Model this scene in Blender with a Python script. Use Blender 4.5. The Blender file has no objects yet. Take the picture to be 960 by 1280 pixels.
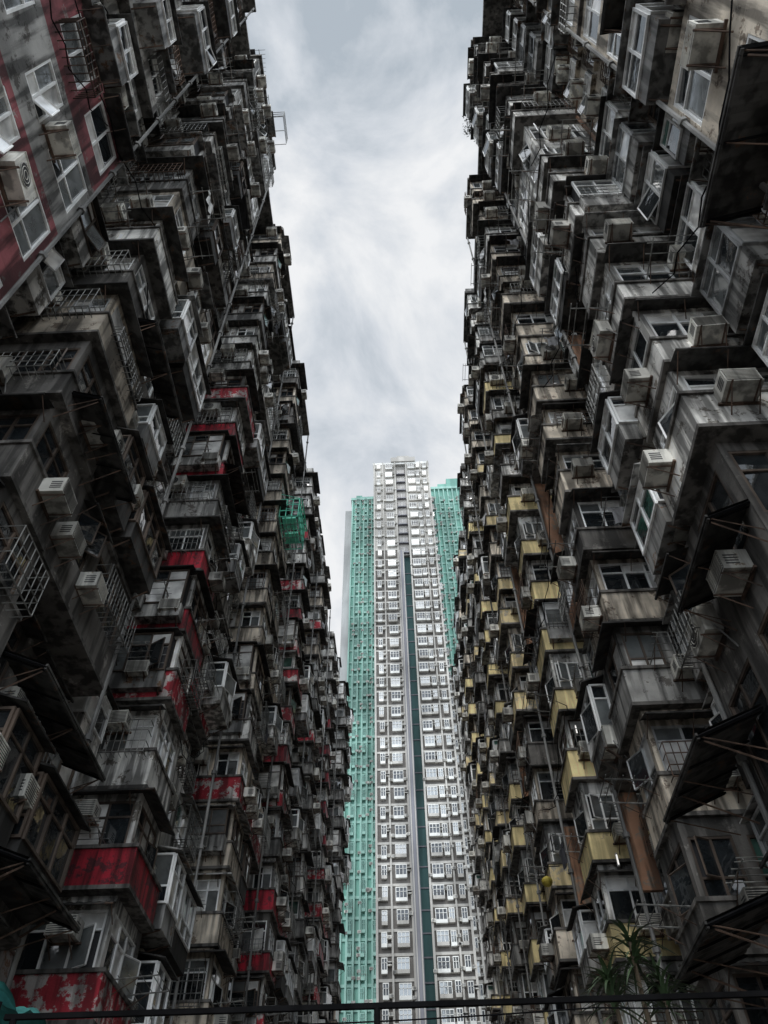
import bpy, math, random
from mathutils import Vector, Matrix, noise
from collections import defaultdict
RN = random.Random(11)
SC = bpy.context.scene
COL = SC.collection
# ------------------------------------------------------------------ camera calibration
FPX = 963.9
Xc = Vector((0.9991, 0.0418, 0.01707)).normalized()
Zc = Vector((-17, 800, -FPX)).normalized()
Dc = Zc.cross(Xc).normalized()
Xc = Dc.cross(Zc).normalized()
CAMZ = 1.6
def proj(p):
    v = Xc*p[0] + Dc*p[1] + Zc*(p[2]-CAMZ)
    d = -v.z
    if d < 0.1: return (-9999, -9999, d)
    return (480+FPX*v.x/d, 640-FPX*v.y/d, d)
# ------------------------------------------------------------------ materials
MATS = {}
def newmat(name):
    m = bpy.data.materials.new(name); m.use_nodes = True
    nt = m.node_tree
    MATS[name] = m
    return m, nt, nt.nodes['Principled BSDF']
def link(nt, a, b): nt.links.new(a, b)
def mrange(nt, sock, a, b, c, d):
    n = nt.nodes.new('ShaderNodeMapRange'); n.inputs[1].default_value = a; n.inputs[2].default_value = b
    n.inputs[3].default_value = c; n.inputs[4].default_value = d
    link(nt, sock, n.inputs[0]); return n.outputs[0]
def mul(nt, a, b):
    n = nt.nodes.new('ShaderNodeMath'); n.operation = 'MULTIPLY'
    link(nt, a, n.inputs[0]); link(nt, b, n.inputs[1]); return n.outputs[0]
def wmat(name, col, rough=.85, dirt=.55, patch=None, pa=.55, rnd=.28, metal=0.0, bump=.25, sc=1.0, spec=.35):
    m, nt, bs = newmat(name)
    g = nt.nodes.new('ShaderNodeNewGeometry')
    n1 = nt.nodes.new('ShaderNodeTexNoise'); n1.inputs['Scale'].default_value = .9*sc; n1.inputs['Detail'].default_value = 6
    link(nt, g.outputs['Position'], n1.inputs['Vector'])
    mp = nt.nodes.new('ShaderNodeMapping'); mp.inputs['Scale'].default_value = (3.5*sc, 3.5*sc, .32*sc)
    link(nt, g.outputs['Position'], mp.inputs['Vector'])
    n2 = nt.nodes.new('ShaderNodeTexNoise'); n2.inputs['Scale'].default_value = 1.1; n2.inputs['Detail'].default_value = 5
    link(nt, mp.outputs[0], n2.inputs['Vector'])
    f = mul(nt, mrange(nt, n1.outputs['Fac'], .36, .60, 1-dirt*.8, 1.15), mrange(nt, n2.outputs['Fac'], .42, .56, 1-dirt*1.1, 1.06))
    oi = nt.nodes.new('ShaderNodeObjectInfo')
    f = mul(nt, f, mrange(nt, oi.outputs['Random'], 0, 1, 1-rnd, 1+rnd*.7))
    rgb = nt.nodes.new('ShaderNodeRGB'); rgb.outputs[0].default_value = (*col, 1)
    c = rgb.outputs[0]
    if patch:
        n3 = nt.nodes.new('ShaderNodeTexNoise'); n3.inputs['Scale'].default_value = 1.9; n3.inputs['Detail'].default_value = 9; n3.inputs['Roughness'].default_value = .74
        link(nt, g.outputs['Position'], n3.inputs['Vector'])
        mx = nt.nodes.new('ShaderNodeMix'); mx.data_type = 'RGBA'
        link(nt, mrange(nt, n3.outputs['Fac'], pa, pa+.03, 0, 1), mx.inputs['Factor'])
        link(nt, c, mx.inputs['A']); mx.inputs['B'].default_value = (*patch, 1)
        c = mx.outputs['Result']
    vm = nt.nodes.new('ShaderNodeVectorMath'); vm.operation = 'SCALE'
    link(nt, c, vm.inputs[0]); link(nt, f, vm.inputs['Scale'])
    link(nt, vm.outputs[0], bs.inputs['Base Color'])
    bs.inputs['Roughness'].default_value = rough; bs.inputs['Metallic'].default_value = metal
    bs.inputs['Specular IOR Level'].default_value = spec
    if bump:
        n4 = nt.nodes.new('ShaderNodeTexNoise'); n4.inputs['Scale'].default_value = 16; n4.inputs['Detail'].default_value = 4
        link(nt, g.outputs['Position'], n4.inputs['Vector'])
        b = nt.nodes.new('ShaderNodeBump'); b.inputs['Strength'].default_value = bump; b.inputs['Distance'].default_value = .03
        link(nt, n4.outputs['Fac'], b.inputs['Height']); link(nt, b.outputs[0], bs.inputs['Normal'])
    return m
def glassmat(name, col, rough=.04, ior=2.5):
    m, nt, bs = newmat(name)
    g = nt.nodes.new('ShaderNodeNewGeometry')
    n = nt.nodes.new('ShaderNodeTexNoise'); n.inputs['Scale'].default_value = 1.6; n.inputs['Detail'].default_value = 3
    link(nt, g.outputs['Position'], n.inputs['Vector'])
    rgb = nt.nodes.new('ShaderNodeRGB'); rgb.outputs[0].default_value = (*col, 1)
    vm = nt.nodes.new('ShaderNodeVectorMath'); vm.operation = 'SCALE'
    link(nt, rgb.outputs[0], vm.inputs[0]); link(nt, mrange(nt, n.outputs['Fac'], .3, .7, .5, 1.5), vm.inputs['Scale'])
    link(nt, vm.outputs[0], bs.inputs['Base Color'])
    b = nt.nodes.new('ShaderNodeBump'); b.inputs['Strength'].default_value = .12; b.inputs['Distance'].default_value = .05
    link(nt, n.outputs['Fac'], b.inputs['Height']); link(nt, b.outputs[0], bs.inputs['Normal'])
    bs.inputs['Roughness'].default_value = rough; bs.inputs['IOR'].default_value = ior
wmat('concrete_dark', (.17,.16,.147), dirt=.6, patch=(.34,.32,.29), pa=.59)
wmat('concrete_grey', (.45,.44,.415), dirt=.64, patch=(.17,.155,.14), pa=.56)
wmat('concrete_pale', (.84,.82,.77), dirt=.68, patch=(.26,.235,.20), pa=.555)
wmat('concrete_beige', (.74,.65,.53), dirt=.64, patch=(.28,.22,.17), pa=.56)
wmat('concrete_pink', (.34,.105,.115), dirt=.66, patch=(.38,.31,.29), pa=.565)
wmat('terracotta', (.50,.27,.165), dirt=.62, patch=(.34,.27,.21), pa=.54)
wmat('red_paint', (.52,.022,.045), rough=.6, dirt=.68, patch=(.16,.03,.04), pa=.53)
wmat('red_peeling', (.52,.04,.06), rough=.75, dirt=.58, patch=(.70,.64,.60), pa=.51)
wmat('yellow_paint', (1.0,.82,.42), rough=.75, dirt=.36, patch=(.62,.50,.32), pa=.61)
wmat('yellow_peeling', (1.0,.81,.45), rough=.8, dirt=.42, patch=(.64,.58,.48), pa=.54)
wmat('interior', (.04,.04,.043), rough=.9, dirt=.3, bump=0)
wmat('frame_white', (.90,.90,.88), rough=.5, dirt=.2, bump=0, rnd=.2)
wmat('frame_grey', (.52,.53,.53), rough=.45, dirt=.35, bump=0, rnd=.3)
wmat('frame_brown', (.12,.09,.07), rough=.6, dirt=.4, bump=0)
wmat('frame_green', (.14,.45,.34), rough=.6, dirt=.4, bump=0)
wmat('sheet_grey', (.34,.335,.32), rough=.6, dirt=.65, patch=(.22,.13,.08), pa=.57, rnd=.5, bump=0)
wmat('sheet_dark', (.065,.062,.058), rough=.75, dirt=.6, patch=(.12,.07,.045), pa=.58, rnd=.45, bump=0)
wmat('rust_metal', (.14,.09,.065), rough=.8, dirt=.5, rnd=.3, bump=0)
wmat('bar_metal', (.34,.34,.32), rough=.55, dirt=.5, rnd=.4, bump=0)
wmat('black_metal', (.010,.010,.011), rough=.95, dirt=.3, bump=0, spec=.08)
wmat('ac_case', (.76,.74,.67), rough=.6, dirt=.5, patch=(.32,.24,.17), pa=.60, rnd=.45, bump=0)
wmat('ac_dark', (.08,.08,.08), rough=.7, dirt=.4, bump=0)
wmat('pipe_grey', (.30,.295,.28), rough=.7, dirt=.5, rnd=.4, bump=0)
wmat('pipe_brown', (.34,.19,.12), rough=.7, dirt=.5, rnd=.3, bump=0)
glassmat('glass_dark', (.02,.024,.027)); glassmat('glass_grey', (.14,.15,.15), .08, 2.8); glassmat('glass_curtain', (.74,.73,.70), .1, 2.3)
glassmat('glass_green', (.08,.17,.14), .1); glassmat('glass_blue', (.08,.088,.10), .2, 1.45)
wmat('tower_white', (.42,.405,.375), dirt=.2, rnd=.04, bump=0, sc=.15)
wmat('tower_frame', (.66,.66,.63), dirt=.15, rnd=.04, bump=0, sc=.15)
wmat('tower_grey', (.145,.135,.125), dirt=.22, rnd=.04, bump=0, sc=.15)
wmat('tower_lilac', (.20,.20,.222), dirt=.2, rnd=.04, bump=0, sc=.15)
wmat('tower_teal', (.055,.12,.12), dirt=.25, rnd=.04, bump=0, sc=.15)
wmat('tower_green', (.165,.345,.29), dirt=.2, rnd=.04, bump=0, sc=.15)
wmat('tower_green_pale', (.27,.45,.395), dirt=.2, rnd=.04, bump=0, sc=.15)
wmat('tower_green_dark', (.085,.19,.165), dirt=.2, rnd=.04, bump=0, sc=.15)
wmat('tower_side', (.36,.36,.36), dirt=.12, rnd=.04, bump=0, sc=.15)
wmat('cloth_white', (.75,.75,.73), dirt=.2, bump=0); wmat('cloth_grey', (.3,.3,.31), dirt=.2, bump=0); wmat('cloth_dark', (.07,.07,.08), dirt=.2, bump=0)
wmat('tarp_teal', (.06,.30,.28), rough=.6, dirt=.35, bump=.2)
wmat('tarp_blue', (.05,.075,.14), rough=.6, dirt=.4, bump=.2)
wmat('leaf', (.06,.10,.045), rough=.45, dirt=.4, rnd=.3, bump=0); wmat('bark', (.12,.09,.06), dirt=.4)
wmat('paving', (.22,.21,.20), dirt=.4, bump=.2); wmat('clay', (.22,.11,.07), dirt=.4)
wmat('lantern_yellow', (.42,.33,.05), rough=.6, dirt=.4, bump=0)
wmat('green_paint', (.22,.76,.58), rough=.5, dirt=.1, bump=0)
m, nt, bs = newmat('lamp_glow'); bs.inputs['Emission Color'].default_value = (1,.97,.9,1); bs.inputs['Emission Strength'].default_value = .9
# ------------------------------------------------------------------ mesh builder
class MB:
    def __init__(s): s.v=[]; s.f=[]; s.m=[]
    def hexa(s, p, mat):
        n=len(s.v); s.v += [tuple(q) for q in p]
        for q in ((0,3,2,1),(4,5,6,7),(0,1,5,4),(1,2,6,5),(2,3,7,6),(3,0,4,7)):
            s.f.append(tuple(n+i for i in q)); s.m.append(mat)
    def box(s, x0,x1,y0,y1,z0,z1, mat):
        if x0>x1: x0,x1=x1,x0
        if y0>y1: y0,y1=y1,y0
        s.hexa([(x0,y0,z0),(x1,y0,z0),(x1,y1,z0),(x0,y1,z0),(x0,y0,z1),(x1,y0,z1),(x1,y1,z1),(x0,y1,z1)], mat)
    def quad(s, p, mat):
        n=len(s.v); s.v += [tuple(q) for q in p]; s.f.append(tuple(range(n,n+len(p)))); s.m.append(mat)
    def bar(s, p, q, r, mat, n=4, r2=None):
        p=Vector(p); q=Vector(q); d=(q-p)
        if d.length<1e-6: return
        d.normalize(); a=d.orthogonal().normalized(); b=d.cross(a); k=len(s.v); r2=r if r2 is None else r2
        for c,rr in ((p,r),(q,r2)):
            for i in range(n):
                t=2*math.pi*(i+.5)/n; s.v.append(tuple(c+(a*math.cos(t)+b*math.sin(t))*rr))
        for i in range(n):
            j=(i+1)%n; s.f.append((k+i,k+j,k+n+j,k+n+i)); s.m.append(mat)
        s.f.append(tuple(k+n-1-i for i in range(n))); s.m.append(mat)
        s.f.append(tuple(k+n+i for i in range(n))); s.m.append(mat)
    def add(s, o, off=(0,0,0), rot=0, flip=False, mp=None):
        n=len(s.v); c,sn=math.cos(rot),math.sin(rot)
        for x,y,z in o.v:
            if flip: x=-x
            s.v.append((c*x-sn*y+off[0], sn*x+c*y+off[1], z+off[2]))
        for f,m in zip(o.f,o.m):
            s.f.append(tuple(n+i for i in (reversed(f) if flip else f)))
            s.m.append(mp.get(m,m) if mp else m)
    def mesh(s, name, flip=False, mp=None):
        me=bpy.data.meshes.new(name)
        v=[(-x,y,z) for x,y,z in s.v] if flip else s.v
        f=[tuple(reversed(q)) for q in s.f] if flip else s.f
        me.from_pydata(v,[],f)
        mats=[(mp.get(m,m) if mp else m) for m in s.m]
        names=sorted(set(mats)); idx={a:i for i,a in enumerate(names)}
        for a in names: me.materials.append(MATS[a])
        me.polygons.foreach_set('material_index',[idx[a] for a in mats])
        me.update(); return me
def objm(name, me, parent=None, loc=(0,0,0), rz=0):
    o=bpy.data.objects.new(name, me); COL.objects.link(o); o.location=loc; o.rotation_euler=(0,0,rz)
    if parent: o.parent=parent
    return o
def obj(name, mb, parent=None, loc=(0,0,0), rz=0): return objm(name, mb.mesh(name), parent, loc, rz)
def empty(name, loc=(0,0,0), rz=0, parent=None):
    o=bpy.data.objects.new(name,None); COL.objects.link(o); o.location=loc; o.rotation_euler=(0,0,rz)
    o.empty_display_size=.2
    if parent: o.parent=parent
    return o
def tag(o,label=None,cat=None,group=None,kind=None):
    if label: o['label']=label
    if cat: o['category']=cat
    if group: o['group']=group
    if kind: o['kind']=kind
# ------------------------------------------------------------------ facade kit (local: x = out of base wall, y = along the court, z up)
FH=2.75; ZB=7.3; NK=17
class Face:
    def __init__(s, kind, W=0): s.k=kind; s.W=W
    def pt(s,a,d,z):
        if s.k=='F': return (a,-d,z)
        return (s.W+d, a, z)
    def box(s,mb,a0,a1,d0,d1,z0,z1,mat):
        p=s.pt(a0,d0,z0); q=s.pt(a1,d1,z1)
        mb.box(p[0],q[0],p[1],q[1],z0,z1,mat)
def gl(r):
    t=r.random()
    return 'glass_dark' if t<.36 else 'glass_grey' if t<.68 else 'glass_curtain' if t<.98 else 'glass_green'
def window(mb,fc,a0,a1,z0,z1,n,frame,r,d=-.06):
    t=.055
    fc.box(mb,a0,a1,d-.04,d+.05,z0,z0+t,frame); fc.box(mb,a0,a1,d-.04,d+.05,z1-t,z1,frame)
    fc.box(mb,a0,a0+t,d-.038,d+.048,z0+t,z1-t,frame); fc.box(mb,a1-t,a1,d-.038,d+.048,z0+t,z1-t,frame)
    w=(a1-a0-2*t)/n; zt=z0+(z1-z0)*(.68 if r.random()<.75 else .34)
    fc.box(mb,a0+t,a1-t,d-.03,d+.035,zt-.025,zt+.025,frame)
    for i in range(n):
        b0=a0+t+w*i; b1=b0+w
        if i: fc.box(mb,b0-.028,b0+.028,d-.034,d+.042,z0+t,z1-t,frame)
        for (c0,c1) in ((z0+t,zt),(zt,z1-t)):
            e=r.uniform(-.02,.012); g=r.uniform(-.02,.012)
            if r.random()<.10 and c1-c0>.5:   # open casement
                o=r.uniform(.15,.4); q=[fc.pt(b0,d,c0),fc.pt(b1-.06,d+o,c0),fc.pt(b1-.06,d+o,c1),fc.pt(b0,d,c1)]
                mb.quad(q,gl(r))
                for k in range(4): mb.bar(q[k],q[(k+1)%4],.025,frame)
                fc.box(mb,b0,b1,d-.05,d-.03,c0,c1,'interior')
            else:
                mb.quad([fc.pt(b0,d+e,c0),fc.pt(b1,d+g,c0),fc.pt(b1,d+g-e,c1),fc.pt(b0,d-g,c1)],gl(r))
def awning(mb,fc,a0,a1,z,dep,drop,mat,brk=True):
    n=max(4,int((a1-a0)/.11)); w=(a1-a0)/n
    for i in range(n):
        h0=.02*(i%2); h1=.02*((i+1)%2); b0=a0+w*i; b1=b0+w
        mb.quad([fc.pt(b0,0,z+h0),fc.pt(b1,0,z+h1),fc.pt(b1,dep,z-drop+h1),fc.pt(b0,dep,z-drop+h0)],mat)
    fc.box(mb,a0,a1,dep-.02,dep+.02,z-drop-.05,z-drop-.005,mat)
    if brk:
        for a in (a0+.05,(a0+a1)/2,a1-.05):
            mb.bar(fc.pt(a,dep-.03,z-drop-.03),fc.pt(a,.0,z-drop-.35),.013,'rust_metal')
def cage(mb,fc,a0,a1,z0,z1,dep,mat):
    r=.013; n=int((a1-a0)/.16)
    for z in (z0,(z0*2+z1)/3,(z0+2*z1)/3,z1):
        mb.bar(fc.pt(a0,dep,z),fc.pt(a1,dep,z),r*1.3,mat)
        mb.bar(fc.pt(a0,0,z),fc.pt(a0,dep,z),r,mat); mb.bar(fc.pt(a1,0,z),fc.pt(a1,dep,z),r,mat)
    for i in range(n+1):
        a=a0+(a1-a0)*i/n
        mb.bar(fc.pt(a,dep,z0),fc.pt(a,dep,z1),r,mat); mb.bar(fc.pt(a,0,z0),fc.pt(a,dep,z0),r,mat)
def extension(mb,fc,a0,a1,dep,r,frame):
    z0=r.uniform(.2,.55); z1=r.uniform(2.1,2.4); zm=z0+r.uniform(.5,.8)
    pm=r.choice(['sheet_grey','sheet_dark','concrete_pale','sheet_grey','concrete_grey'])
    fc.box(mb,a0,a1,0,dep,z0,zm,pm)
    fc.box(mb,a0+.04,a1-.04,0,dep-.05,zm,z1,'interior')
    if fc.k=='S' or fc.k=='B':
        f2=Face('S',fc.W+dep); window(mb,f2,a0,a1,zm,z1,max(2,int((a1-a0)/.55)),frame,r,d=-.0)
        q0=fc.W; mbt=MB(); window(mbt,Face('F'),q0+.0,q0+dep,zm,z1,1,frame,r,d=.01)
        mb.add(mbt,(0,a0,0))
    else:
        mbt=MB(); window(mbt,Face('F'),a0,a1,zm,z1,max(2,int((a1-a0)/.55)),frame,r,d=.0); mb.add(mbt,(0,-dep,0))
    q=dep+.2
    p=[fc.pt(a0-.15,0,z1+.22),fc.pt(a1+.15,0,z1+.22),fc.pt(a1+.15,q,z1+.02),fc.pt(a0-.15,q,z1+.02)]
    mb.hexa(p+[(x,y,z+.04) for x,y,z in p],'sheet_dark' if r.random()<.6 else 'sheet_grey')
    for a in (a0+.1,a1-.1): mb.bar(fc.pt(a,dep-.05,z0),fc.pt(a,0,z0-.4 if z0>.4 else .02),.025,'rust_metal')
def make_bay(L,W,seed,flat=False):
    r=random.Random(seed); F=Face('F'); S=Face('S',W); T=.14; short=L<4.5
    step=0 if flat else r.choice([0,.45,.7,.95]); S2=Face('S',W-step); W2=W-step
    p=r.choice([.06,.1,.18,.32]); zt=r.uniform(.9,1.2); zl=r.uniform(2.25,2.45); frame=r.choice(['frame_white','frame_white','frame_white','frame_grey','frame_grey','frame_brown'])
    if flat: frame='frame_white'; p=.03; zt=.8; zl=2.45
    c1=r.uniform(1.35,1.85) if short else r.uniform(1.5,2.5); Lb=c1+r.uniform(.1,.3)
    body=MB(); body.box(0,W-T,T,Lb-.01,0,FH,'interior'); body.box(0,W2-T,Lb-.01,L-.02,0,FH,'interior')
    F.box(body,0,W,-T,0,zl,FH,'WALL'); S.box(body,T,Lb,-T,0,zl,FH,'WALL'); S2.box(body,Lb,L,-T,0,zl,FH,'WALL')
    body.box(0,W2,L-.02,L,0,FH,'WALL')
    if step: body.box(W2-T,W-.001,Lb-.1,Lb,.05,zl,'WALL')
    if not flat: body.box(0,W+p+.05,-p-.05,Lb+.05,-.05,.05,'DARKWALL'); body.box(0,W2+.1,Lb+.05,L+.05,-.045,.045,'DARKWALL')
    F.box(body,0,W,-T,0,0,zt,'WALL'); S.box(body,T,Lb,-T,0,0,zt,'WALL'); S2.box(body,Lb,L,-T,0,0,zt,'WALL')
    sub=[]; acs=[]; racks=[]
    fo=[(.1,W-.12)] if r.random()<.65 else [(.15,.85),(1.15,W-.12)]
    so=[(T+.25 if flat else T+.05,c1)]
    if short: s2=Lb+r.uniform(.25,.45); so2=[(s2,L-.18)]
    else:
        s2=Lb+r.uniform(.55,.9); e2=min(L-.3,s2+r.uniform(.9,1.4)); so2=[(s2,e2)]
        if L-e2>1.25: so2.append((e2+.5,L-.25))
    def piers(fc,ops,a0,a1):
        x=a0
        for o in ops:
            if o[0]>x: fc.box(body,x,o[0],-T,0,zt,zl,'WALL')
            x=o[1]
        if a1>x: fc.box(body,x,a1,-T,0,zt,zl,'WALL')
    piers(F,fo,0,W); piers(S,so,T,Lb-.1 if step else Lb); piers(S2,so2,Lb,L)
    if not flat:
        pp=MB()
        pp.box(.0,W+p,-p,Lb+.02,.05,zt-.002,'PAINT')
        if r.random()<.6: pp.box(.0,W2+.05,Lb+.02,L+.01,.045,zt-.06,'PAINT2')
        pp.box(W+p-.02,W+p+.05,-p-.05,Lb+.05,zt-.08,zt+.01,'DARKWALL'); pp.box(.0,W+p-.02,-p-.05,-p+.02,zt-.08,zt+.01,'DARKWALL')
        sub.append(('parapet',pp))
    for o in fo:
        w=MB(); window(w,F,o[0],o[1],zt,zl,max(2,round((o[1]-o[0])/.6)),frame,r); sub.append(('window',w))
    fr2=frame if r.random()<.5 or flat else r.choice(['frame_white','frame_grey','frame_white'])
    if r.random()<.04: fr2='frame_green'
    w=MB(); window(w,S,so[0][0],so[0][1],zt,zl,max(2,round((so[0][1]-so[0][0])/.62)),frame,r); sub.append(('window',w))
    for o in so2:
        w=MB(); window(w,S2,o[0],o[1],zt,zl,max(2,round((o[1]-o[0])/.62)),fr2,r); sub.append(('window',w))
    am=r.choice(['sheet_dark','sheet_grey','sheet_dark','sheet_dark'])
    t=r.random()+(.6 if flat else 0)
    if t<.34:
        a=MB(); dep=r.uniform(.3,.55); zz=zl+.2
        a.hexa([(0,-dep,zl+.03),(W+dep,-dep,zl+.03),(W+.0,.0,zz),(0,0,zz),(0,-dep,zl+.08),(W+dep,-dep,zl+.08),(W,.0,zz+.05),(0,0,zz+.05)],am)
        a.hexa([(W,0,zz),(W+dep,-dep,zl+.03),(W+dep,c1+.1,zl+.03),(W,c1+.1,zz),(W,0,zz+.05),(W+dep,-dep,zl+.08),(W+dep,c1+.1,zl+.08),(W,c1+.1,zz+.05)],am)
        for q in (.3,W-.2): a.bar((q,-dep+.05,zl+.03),(q,0,zl-.3),.015,'rust_metal')
        sub.append(('awning',a))
    elif t<.82:
        a=MB(); a0=r.uniform(0,.5); awning(a,F,a0,W+.1,zl+.15,r.uniform(.3,.6),.15,am); sub.append(('awning',a))
        if r.random()<.5 and not flat:
            a=MB(); awning(a,S,T,c1+.15,zl+.15,r.uniform(.3,.5),.13,r.choice(['sheet_dark','sheet_grey'])); sub.append(('awning',a))
    if r.random()<.12 and not flat:
        a=MB(); extension(a,F,.2,W-.1,r.uniform(.35,.6),r,frame); sub.append(('enclosed_balcony',a))
    for o in so2:
        t=r.random()+(.5 if flat else 0)
        if t<.36:
            a=MB(); extension(a,S2,o[0]-.1,min(L-.05,o[1]+.15),r.uniform(.4,.6)+step*.6,r,r.choice([frame,'frame_white','frame_white'])); sub.append(('enclosed_balcony',a))
        elif t<.66:
            a=MB(); awning(a,S2,o[0]-.12,o[1]+.12,zl+.15,r.uniform(.3,.6),.14,r.choice(['sheet_dark','sheet_grey'])); sub.append(('awning',a))
        if t>.36 and r.random()<(.25 if flat else .5):
            a=MB(); z0=zt-r.uniform(.1,.5); cage(a,S2,o[0]-.05,o[1]+.05,z0,z0+r.uniform(.6,1.2),r.uniform(.3,.55),r.choice(['bar_metal','rust_metal','bar_metal'])); sub.append(('window_cage',a))
    if r.random()<.4 and not flat:
        a=MB(); cage(a,F,.15,W-.15,zt-.25,zt+r.uniform(.3,1.0),p+r.uniform(.2,.4),r.choice(['bar_metal','rust_metal'])); sub.append(('window_cage',a))
    if r.random()<.35 and not flat:
        a=MB(); cage(a,S,.3,c1-.1,zt-.25,zt+r.uniform(.2,1.0),p+r.uniform(.2,.4),r.choice(['bar_metal','rust_metal'])); sub.append(('window_cage',a))
    if r.random()<.85: acs.append(('F',r.uniform(.35,W-.45),zt+.0-.45 if r.random()<.5 else zt+.55,p,0))
    if r.random()<.9: acs.append(('S',(Lb+s2)/2+.05+(.3 if short else 0),r.uniform(.3,.5) if short else r.uniform(.5,1.6),.05 if short else 0,W2))
    if r.random()<.35: acs.append(('S',r.uniform(.6,c1-.4),zt-.5,p,W))
    if len(so2)>1 and r.random()<.85: acs.append(('S',(so2[0][1]+so2[1][0])/2+r.uniform(-.1,.3),r.uniform(.5,1.5),.0,W2))
    if r.random()<.45: racks.append(('S',(so[0][0]+so[0][1])/2,zt+.05,W))
    if r.random()<.3: racks.append(('F',W*.5,zt+.15,W))
    return dict(body=body,sub=sub,acs=acs,racks=racks)
def make_recess(L,P,seed,mx=1.3):
    r=random.Random(seed); B=Face('B',0); parts=[]; acs=[]
    R0=L+.45; R1=P-.45; w=R1-R0
    n=2 if w>2.6 else 1
    for i in range(n):
        c=R0+w*(i+.5)/n; hw=r.uniform(.5,.68); z0=r.uniform(.85,1.1); z1=r.uniform(2.05,2.25)
        frame=r.choice(['frame_white','frame_grey','frame_brown','frame_white'])
        mb=MB(); subs=[]
        B.box(mb,c-hw-.06,c+hw+.06,0,.05,z0-.06,z1+.06,'interior')
        window(mb,B,c-hw,c+hw,z0,z1,2,frame,r,d=.09)
        B.box(mb,c-hw-.12,c+hw+.12,.0,.17,z0-.13,z0-.061,'WALL')
        t=r.random()
        if t<.34:
            a=MB(); extension(a,B,c-hw-.15,c+hw+.15,r.uniform(.5,mx),r,frame); subs.append(('enclosed_balcony',a))
        elif t<.75:
            a=MB(); awning(a,B,c-hw-.15,c+hw+.15,z1+.22,r.uniform(.4,.8),.16,r.choice(['sheet_dark','sheet_grey'])); subs.append(('awning',a))
        if t>.4 and r.random()<.45:
            a=MB(); cage(a,B,c-hw,c+hw,z0-.1,z0+r.uniform(.5,1.2),.4,r.choice(['bar_metal','rust_metal'])); subs.append(('window_cage',a))
        parts.append((mb,subs))
        if r.random()<.7: acs.append(('B',c+r.uniform(-.3,.3),.15 if r.random()<.6 else z1+.05,.06,0))
    return dict(parts=parts,acs=acs)
# ------------------------------------------------------------------ blocks
LEFTN=['pink walled bay stack','grey bay stack before the reds','nearest red bay stack','grey stack between nearer reds','middle red bay stack','grey stack between farther reds','farthest red bay stack','end bay stack by the tower']
RIGHTN=['beige bay stack nearest camera','big pale bay stack','stack before the yellows','nearest yellow bay stack','grey stack behind nearest yellow','middle yellow bay stack','grey stack behind middle yellow','farthest yellow bay stack','farthest grey bay stack']
ORD=['lowest','second','third','fourth','fifth','sixth','seventh','eighth','ninth','tenth','eleventh','twelfth','thirteenth','fourteenth','fifteenth','sixteenth','seventeenth','topmost','topmost']
CFG=dict(
 left=dict(s=1,x0=-9.25,pitch=10.3,L=6.2,W=2.2,start=-2.1,n=7,end=70.,names=LEFTN,mx=1.3,
   walls=['concrete_grey','concrete_grey','concrete_pale','concrete_beige','concrete_pale','concrete_grey','concrete_pale','concrete_grey'],
   base='concrete_grey',flip=False),
 right=dict(s=-1,x0=7.85,pitch=7.8,L=3.7,W=2.2,start=.2,n=9,end=73.,names=RIGHTN,mx=.9,
   walls=['concrete_beige','concrete_pale','concrete_beige','concrete_pale','concrete_beige','concrete_pale','concrete_grey','concrete_beige','concrete_pale'],
   base='concrete_beige',flip=True))
# big sheet canopies on the nearest bays: side, y0, y1, z of wall edge, depth, drop
CANOPY=[('left',10.2,13.8,10.6,.95,.4),('left',8.3,11.2,16.2,.9,.35),('left',9.2,12.4,21.6,.7,.3),('left',18.4,21.0,27.4,.7,.3),('left',11.6,14.2,7.9,1.1,.4),
        ('right',1.9,4.2,13.4,1.05,.5),('right',10.4,13.0,9.0,1.2,.5),('right',8.0,10.2,11.2,.8,.35),('right',.6,3.0,21.9,.7,.4),('right',12.0,14.6,6.9,1.4,.5)]
SHADEMAP={'frame_white':'frame_brown','frame_grey':'frame_brown','concrete_pale':'concrete_dark','sheet_grey':'sheet_dark','concrete_grey':'concrete_dark','glass_curtain':'glass_dark','glass_grey':'glass_dark'}  # darker material swaps that paint corner shade onto the nearest low bays
CACHE={}
def cached(key,mb,name,flip,mp=None):
    k=(key,flip,tuple(sorted(mp.items())) if mp else None)
    if k not in CACHE: CACHE[k]=mb.mesh(name,flip,mp)
    return CACHE[k]
ACL=[]; RACKL=[]
def inframe(p,mx=30):
    q=proj(p); return q[2]>0 and -mx<q[0]<960+mx and -mx<q[1]<1280+mx
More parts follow.
